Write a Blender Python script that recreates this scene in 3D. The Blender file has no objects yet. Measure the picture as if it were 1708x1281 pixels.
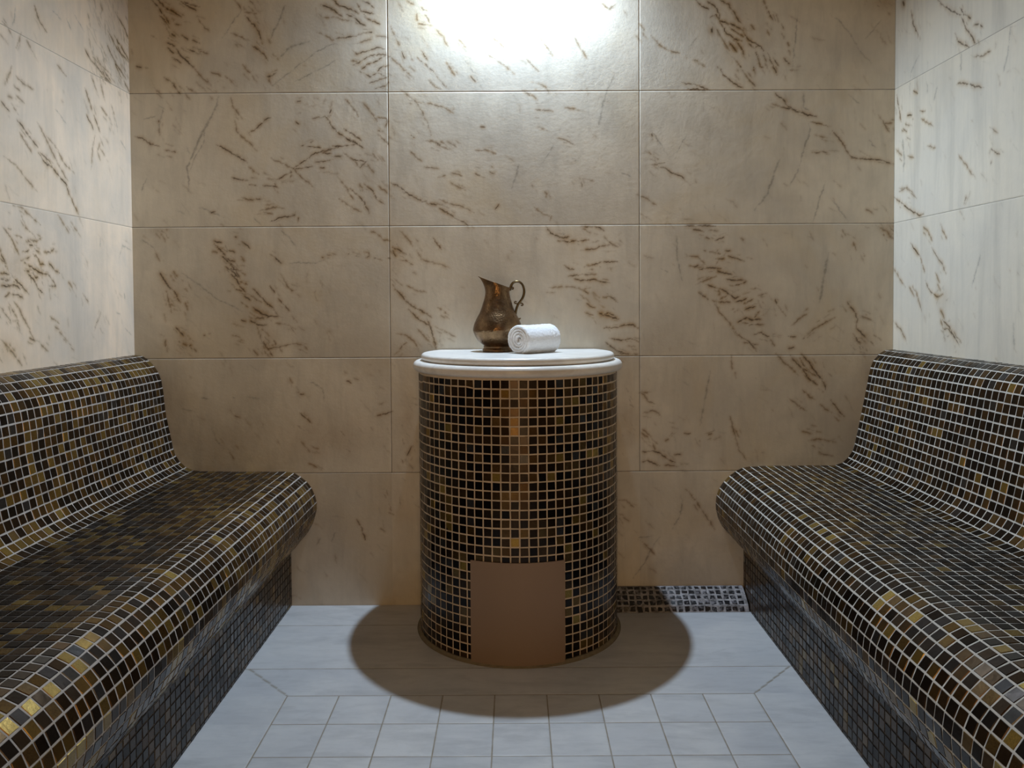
import bpy, math, random
import numpy as np
from mathutils import Matrix, Vector

PI = math.pi
COL = bpy.context.scene.collection
rng = np.random.default_rng(11)

# ------------------------------------------------------------------ measured room
FPX = 1315.0                       # focal length in pixels of the 1708 px wide frame
PITCH, ROLL = math.radians(1.6), math.radians(0.33)
EYE = 1.01
WALL = 2.615                       # back wall plane (y)
XL, XR = -1.262, 1.257             # side wall planes (x)
CEIL = 2.24
FRONT = -0.9
CX0 = 858.0
CY0 = 505.0 + FPX * math.tan(PITCH)

F = np.array([0, math.cos(PITCH), -math.sin(PITCH)])
R0 = np.array([1.0, 0, 0]); U0 = np.array([0, math.sin(PITCH), math.cos(PITCH)])
UP = math.cos(ROLL) * U0 + math.sin(ROLL) * R0
RT = math.cos(ROLL) * R0 - math.sin(ROLL) * U0
EYEP = np.array([0, 0, EYE])


def on_plane(x, y, ax, v):
    """where a measured point of the photograph meets the plane coordinate[ax] = v"""
    d = F + RT * (x - CX0) / FPX - UP * (y - CY0) / FPX
    return EYEP + d * ((v - EYEP[ax]) / d[ax])


# ------------------------------------------------------------------ helpers
def prop(o, label=None, cat=None, group=None, kind=None):
    if label: o['label'] = label
    if cat: o['category'] = cat
    if group: o['group'] = group
    if kind: o['kind'] = kind
    return o


def empty(name, loc):
    o = bpy.data.objects.new(name, None)
    o.empty_display_size = 0.1
    o.location = loc
    COL.objects.link(o)
    return o


def link(name, me, mats, parent=None, loc=(0, 0, 0)):
    for m in (mats if isinstance(mats, (list, tuple)) else [mats]):
        me.materials.append(m)
    o = bpy.data.objects.new(name, me)
    COL.objects.link(o)
    if parent is not None:
        o.parent = parent
        o.location = [loc[k] - parent.location[k] for k in range(3)]
    else:
        o.location = loc
    return o


class MB:
    """collects vertices, faces, a material slot per face and a random triple per vertex"""
    def __init__(self):
        self.v = []; self.f = []; self.m = []; self.c = []; self.n = 0; self.s = []

    def add(self, verts, faces, mat=0, col=None, smooth=False):
        verts = np.asarray(verts, float).reshape(-1, 3)
        b = self.n
        self.v.append(verts)
        self.c.append(np.zeros((len(verts), 3)) if col is None else np.asarray(col, float))
        for f in faces:
            self.f.append([int(i) + b for i in f])
        self.m += [mat] * len(faces)
        self.s += [smooth] * len(faces)
        self.n += len(verts)

    def grid(self, P, mat=0, smooth=True, closed_i=False, closed_j=False, flip=False):
        n, m = P.shape[:2]
        faces = []
        for i in range(n if closed_i else n - 1):
            for j in range(m if closed_j else m - 1):
                a, b = i * m + j, i * m + (j + 1) % m
                c, d = ((i + 1) % n) * m + (j + 1) % m, ((i + 1) % n) * m + j
                faces.append((a, d, c, b) if flip else (a, b, c, d))
        self.add(P.reshape(-1, 3), faces, mat, None, smooth)

    def mesh(self, name, attr='tile'):
        me = bpy.data.meshes.new(name)
        v = np.concatenate(self.v)
        me.from_pydata(v.tolist(), [], self.f)
        me.polygons.foreach_set('material_index', self.m)
        me.polygons.foreach_set('use_smooth', self.s)
        if attr:
            at = me.attributes.new(attr, 'FLOAT_COLOR', 'POINT')
            c = np.concatenate(self.c)
            at.data.foreach_set('color', np.c_[c, np.ones(len(c))].astype('f').ravel())
        me.update()
        return me


def prism(mb, poly, a, b, axis_map, mat=1):
    """closed solid: polygon (2D) pushed from a to b"""
    n = len(poly)
    vs = [axis_map(p[0], p[1], a) for p in poly] + [axis_map(p[0], p[1], b) for p in poly]
    fs = [(i, (i + 1) % n, n + (i + 1) % n, n + i) for i in range(n)]
    fs += [tuple(range(n - 1, -1, -1)), tuple(range(n, 2 * n))]
    mb.add(vs, fs, mat)


def tiles(mb, G, grout, pitch_i, pitch_j, h=0.0011, bev=0.0009, jit=0.012, tilt=0.0002, flip=False,
          mat=0, shrink=None):
    """one raised, bevelled tile in each cell of the point grid G"""
    A, B, C, D = G[:-1, :-1], G[1:, :-1], G[1:, 1:], G[:-1, 1:]
    li = np.linalg.norm(B - A, axis=2); lj = np.linalg.norm(D - A, axis=2)
    nrm = np.cross(C - A, D - B); nrm /= np.linalg.norm(nrm, axis=2)[..., None] + 1e-12
    if flip: nrm = -nrm
    sh = A.shape[:2]
    si0 = grout / 2 / np.maximum(li, 1e-6); sj0 = grout / 2 / np.maximum(lj, 1e-6)
    ok = (si0 < 0.4) & (sj0 < 0.4)
    if shrink is not None:
        k = shrink(sh)
        si0 = si0 + k; sj0 = sj0 + k
    bi = bev / np.maximum(li, 1e-6); bj = bev / np.maximum(lj, 1e-6)

    def corner(s, t, lift):
        s = s[..., None]; t = t[..., None]
        p = A * (1 - s) * (1 - t) + B * s * (1 - t) + C * s * t + D * (1 - s) * t
        return p + nrm * lift[..., None]
    js = rng.normal(0, jit, (4,) + sh); jt = rng.normal(0, jit, (4,) + sh)
    lo = []; hi = []
    ta, tb = rng.normal(0, tilt, sh), rng.normal(0, tilt, sh)      # each tile sits a touch askew
    for k, (u, v) in enumerate(((0, 0), (1, 0), (1, 1), (0, 1))):
        s = np.where(u == 0, si0, 1 - si0) + js[k]; t = np.where(v == 0, sj0, 1 - sj0) + jt[k]
        lo.append(corner(s, t, np.full(sh, -0.0003)))
        s = np.where(u == 0, s + bi, s - bi); t = np.where(v == 0, t + bj, t - bj)
        hi.append(corner(s, t, h + (2 * u - 1) * ta + (2 * v - 1) * tb))
    P = np.stack(lo + hi, axis=2)[ok]                # (n, 8, 3)
    n = len(P)
    rc = rng.random((n, 3))
    base = np.array([(4, 5, 6, 7), (0, 1, 5, 4), (1, 2, 6, 5), (2, 3, 7, 6), (3, 0, 4, 7)])
    if flip: base = base[:, ::-1]
    fs = (np.arange(n)[:, None, None] * 8 + base[None]).reshape(-1, 4)
    mb.add(P.reshape(-1, 3), fs.tolist(), mat, np.repeat(rc, 8, axis=0))


def catmull(P, k=12):
    P = np.asarray(P, float)
    Q = np.vstack([2 * P[0] - P[1], P, 2 * P[-1] - P[-2]])
    out = []
    for i in range(1, len(Q) - 2):
        p0, p1, p2, p3 = Q[i - 1], Q[i], Q[i + 1], Q[i + 2]
        for t in np.linspace(0, 1, k, endpoint=False):
            out.append(0.5 * (2 * p1 + (p2 - p0) * t + (2 * p0 - 5 * p1 + 4 * p2 - p3) * t * t
                              + (3 * p1 - p0 - 3 * p2 + p3) * t ** 3))
    out.append(P[-1])
    return np.array(out)


def resample(P, pitch):
    d = np.r_[0, np.cumsum(np.linalg.norm(np.diff(P, axis=0), axis=1))]
    n = int(d[-1] / pitch)
    s = np.arange(n + 1) * pitch
    if d[-1] - s[-1] > pitch * 0.3: s = np.r_[s, d[-1]]
    return np.stack([np.interp(s, d, P[:, k]) for k in range(P.shape[1])], axis=1)


# ------------------------------------------------------------------ materials
class N:
    """small node-tree builder"""
    def __init__(self, name):
        self.m = bpy.data.materials.new(name); self.m.use_nodes = True
        self.t = self.m.node_tree
        self.b = self.t.nodes['Principled BSDF']

    def new(self, kind, **kw):
        n = self.t.nodes.new(kind)
        for k, v in kw.items():
            if k in n.inputs.keys() and not hasattr(n, k): n.inputs[k].default_value = v
            else: setattr(n, k, v)
        return n

    def set(self, sock, val):
        if hasattr(val, 'is_output'): self.t.links.new(val, sock)
        else: sock.default_value = val

    def math(self, op, a, b=0.0, c=None, clamp=False):
        n = self.t.nodes.new('ShaderNodeMath'); n.operation = op; n.use_clamp = clamp
        self.set(n.inputs[0], a); self.set(n.inputs[1], b)
        if c is not None: self.set(n.inputs[2], c)
        return n.outputs[0]

    def mix(self, f, a, b, blend='MIX'):
        n = self.t.nodes.new('ShaderNodeMix'); n.data_type = 'RGBA'; n.blend_type = blend
        self.set(n.inputs[0], f); self.set(n.inputs[6], a); self.set(n.inputs[7], b)
        return n.outputs[2]

    def noise(self, vec, scale, detail=4, rough=0.55, dist=0.0):
        n = self.t.nodes.new('ShaderNodeTexNoise')
        self.set(n.inputs['Vector'], vec); n.inputs['Scale'].default_value = scale
        n.inputs['Detail'].default_value = detail; n.inputs['Roughness'].default_value = rough
        n.inputs['Distortion'].default_value = dist
        return n.outputs[0]

    def ramp(self, f, stops):
        n = self.t.nodes.new('ShaderNodeValToRGB')
        e = n.color_ramp.elements
        while len(e) < len(stops): e.new(0.5)
        for k, (p, c) in enumerate(stops):
            e[k].position = p
            e[k].color = (c, c, c, 1) if isinstance(c, (int, float)) else (*c, 1)
        self.set(n.inputs[0], f)
        return n.outputs[0]

    def attr(self, name):
        n = self.t.nodes.new('ShaderNodeAttribute'); n.attribute_name = name
        return n

    def obj(self):
        return self.t.nodes.new('ShaderNodeTexCoord').outputs['Object']

    def mapping(self, vec, scale=(1, 1, 1), rot=(0, 0, 0), loc=None):
        n = self.t.nodes.new('ShaderNodeMapping')
        self.set(n.inputs[0], vec); n.inputs['Scale'].default_value = scale
        n.inputs['Rotation'].default_value = rot
        if loc is not None: self.set(n.inputs['Location'], loc)
        return n.outputs[0]

    def bump(self, h, strength, dist):
        n = self.t.nodes.new('ShaderNodeBump'); n.inputs['Strength'].default_value = strength
        n.inputs['Distance'].default_value = dist
        self.set(n.inputs['Height'], h)
        self.t.links.new(n.outputs[0], self.b.inputs['Normal'])

    def out(self, **kw):
        names = {'color': 'Base Color', 'rough': 'Roughness', 'metal': 'Metallic', 'spec': 'Specular IOR Level',
                 'coat': 'Coat Weight', 'coat_rough': 'Coat Roughness', 'sheen': 'Sheen Weight'}
        for k, v in kw.items(): self.set(self.b.inputs[names[k]], v)
        return self.m


def c4(r, g, b): return (r, g, b, 1)


def marble(name, light, cool, streak_scale=(1.0, 1.0, 0.22), streak_rot=(0, 0.35, 0), streak=0.35, rough=0.38,
           seam=(0.10, 0.075, 0.05), rough_bump=0.05, ochre=0.25):
    k = N(name)
    p = k.obj()
    slab = k.attr('slab')
    comb = k.new('ShaderNodeCombineXYZ')
    for i, q in enumerate((7.31, 3.17, 5.73)):
        k.set(comb.inputs[i], k.math('MULTIPLY', slab.outputs['Fac'], q))
    ps = k.mapping(p, loc=comb.outputs[0])
    veins = k.attr('vein')
    sep = k.new('ShaderNodeSeparateColor'); k.set(sep.inputs[0], veins.outputs['Color'])
    clouds = k.noise(ps, 3.2, 6, 0.6, 0.4)
    st = k.noise(k.mapping(ps, streak_scale, streak_rot), 14.0, 7, 0.62, 0.5)
    st2 = k.noise(k.mapping(ps, streak_scale, streak_rot), 55.0, 5, 0.6, 0.2)
    base = k.mix(k.ramp(clouds, [(0.38, 0.0), (0.62, 1.0)]), light, cool)
    f = k.math('MULTIPLY', k.ramp(st, [(0.50, 0.0), (0.74, 1.0)]), streak)
    base = k.mix(f, base, c4(cool[0] * 0.62, cool[1] * 0.62, cool[2] * 0.62))
    f = k.math('MULTIPLY', k.ramp(st2, [(0.45, 0.0), (0.8, 1.0)]), streak * 0.45)
    base = k.mix(f, base, c4(cool[0] * 0.6, cool[1] * 0.6, cool[2] * 0.6))
    warm = k.noise(ps, 2.1, 5, 0.6, 0.8)
    f = k.math('MULTIPLY', k.ramp(warm, [(0.52, 0.0), (0.72, 1.0)]), ochre)
    base = k.mix(f, base, c4(light[0] * 0.86, light[1] * 0.74, light[2] * 0.52))
    brk = k.noise(p, 90.0, 4, 0.6)
    stn = k.math('MULTIPLY', sep.outputs[1], k.ramp(k.noise(p, 13.0, 6, 0.65, 0.8), [(0.3, 0.35), (0.65, 1.0)]), clamp=True)
    base = k.mix(stn, base, c4(0.34, 0.20, 0.07))
    grey = k.math('MULTIPLY', sep.outputs[2], k.ramp(brk, [(0.3, 0.45), (0.6, 1.0)]), clamp=True)
    base = k.mix(grey, base, c4(0.17, 0.145, 0.11))
    dark = k.math('MULTIPLY', sep.outputs[0], k.ramp(brk, [(0.30, 0.70), (0.50, 1.0)]), clamp=True)
    base = k.mix(dark, base, c4(0.062, 0.034, 0.013))
    sm = k.math('MULTIPLY', k.attr('seam').outputs['Fac'], k.ramp(k.noise(p, 30.0, 3), [(0.3, 0.75), (0.6, 1.0)]), clamp=True)
    base = k.mix(sm, base, c4(*seam))
    bh = k.math('ADD', k.noise(p, 70.0, 5, 0.65), k.math('MULTIPLY', k.noise(p, 12.0, 3), 1.5))
    k.bump(bh, rough_bump, 0.01)
    return k.out(color=base, rough=k.math('ADD', rough, k.math('MULTIPLY', sm, 0.4)), spec=0.4)


def mosaic(name, brown=0.5, warm=1.0, leaf=1.0):
    """dark glass mosaic: near-black, brown, slate and gold-leaf tiles"""
    k = N(name)
    p = k.obj()
    a = k.attr('tile')
    sep = k.new('ShaderNodeSeparateColor'); k.set(sep.inputs[0], a.outputs['Color'])
    patch = k.noise(p, 2.6, 3, 0.6)
    r = k.math('ADD', k.math('MULTIPLY', sep.outputs[0], 0.80), k.math('MULTIPLY', k.math('SUBTRACT', patch, 0.5), 1.0))
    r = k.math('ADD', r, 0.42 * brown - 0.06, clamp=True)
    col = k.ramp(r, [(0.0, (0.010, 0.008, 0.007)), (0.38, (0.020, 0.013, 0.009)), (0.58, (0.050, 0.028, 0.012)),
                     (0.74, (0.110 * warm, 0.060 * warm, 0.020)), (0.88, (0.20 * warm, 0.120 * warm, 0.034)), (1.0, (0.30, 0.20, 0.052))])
    slate = k.math('GREATER_THAN', sep.outputs[1], 0.955)
    col = k.mix(slate, col, c4(0.070, 0.068, 0.066))
    gold = k.math('GREATER_THAN', k.math('ADD', sep.outputs[1], k.math('MULTIPLY', patch, 0.12)), 0.985 - 0.02 * brown)
    gold = k.math('MULTIPLY', gold, k.math('LESS_THAN', sep.outputs[1], 0.955))
    col = k.mix(k.math('MULTIPLY', gold, leaf), col, c4(0.36, 0.24, 0.055))
    fleck = k.noise(p, 420.0, 4, 0.75)
    ff = k.ramp(fleck, [(0.35, 0.30), (0.65, 1.0)])
    col = k.mix(0.75, col, ff, 'MULTIPLY')
    rough = k.math('ADD', k.math('MULTIPLY', sep.outputs[2], 0.24), 0.14)
    k.bump(k.math('ADD', fleck, k.math('MULTIPLY', k.noise(p, 90.0, 2), 2.0)), 0.12, 0.0015)
    return k.out(color=col, metal=0.80, rough=rough, spec=0.30, coat=0.16, coat_rough=0.14)


def grout_mat(name, colour, dirt, amount=0.5, shade_band=None):
    """worn = (x from, x to, colour): dim look at a grazing angle, put into the joint colour"""
    k = N(name)
    p = k.obj()
    f = k.math('MULTIPLY', k.ramp(k.noise(p, 7.0, 5, 0.65), [(0.40, 0.0), (0.66, 1.0)]), amount)
    col = k.mix(f, c4(*colour), c4(*dirt))
    col = k.mix(k.math('MULTIPLY', k.ramp(k.noise(p, 160.0, 3), [(0.35, 0.0), (0.7, 1.0)]), 0.3), col, c4(*[x * 0.7 for x in colour]))
    if shade_band:
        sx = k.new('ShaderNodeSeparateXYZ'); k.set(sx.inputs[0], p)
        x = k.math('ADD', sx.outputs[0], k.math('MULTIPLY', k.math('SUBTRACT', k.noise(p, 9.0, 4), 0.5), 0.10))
        span = shade_band[1] - shade_band[0]
        w_ = k.ramp(k.math('DIVIDE', k.math('SUBTRACT', x, shade_band[0]), span), [(0.0, 0.0), (0.12, 1.0), (0.85, 1.0), (1.0, 0.0)])
        col = k.mix(k.math('MULTIPLY', w_, 0.88), col, c4(*shade_band[2]))
    k.bump(k.noise(p, 300.0, 3), 0.2, 0.001)
    return k.out(color=col, rough=0.85, spec=0.2)

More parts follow.
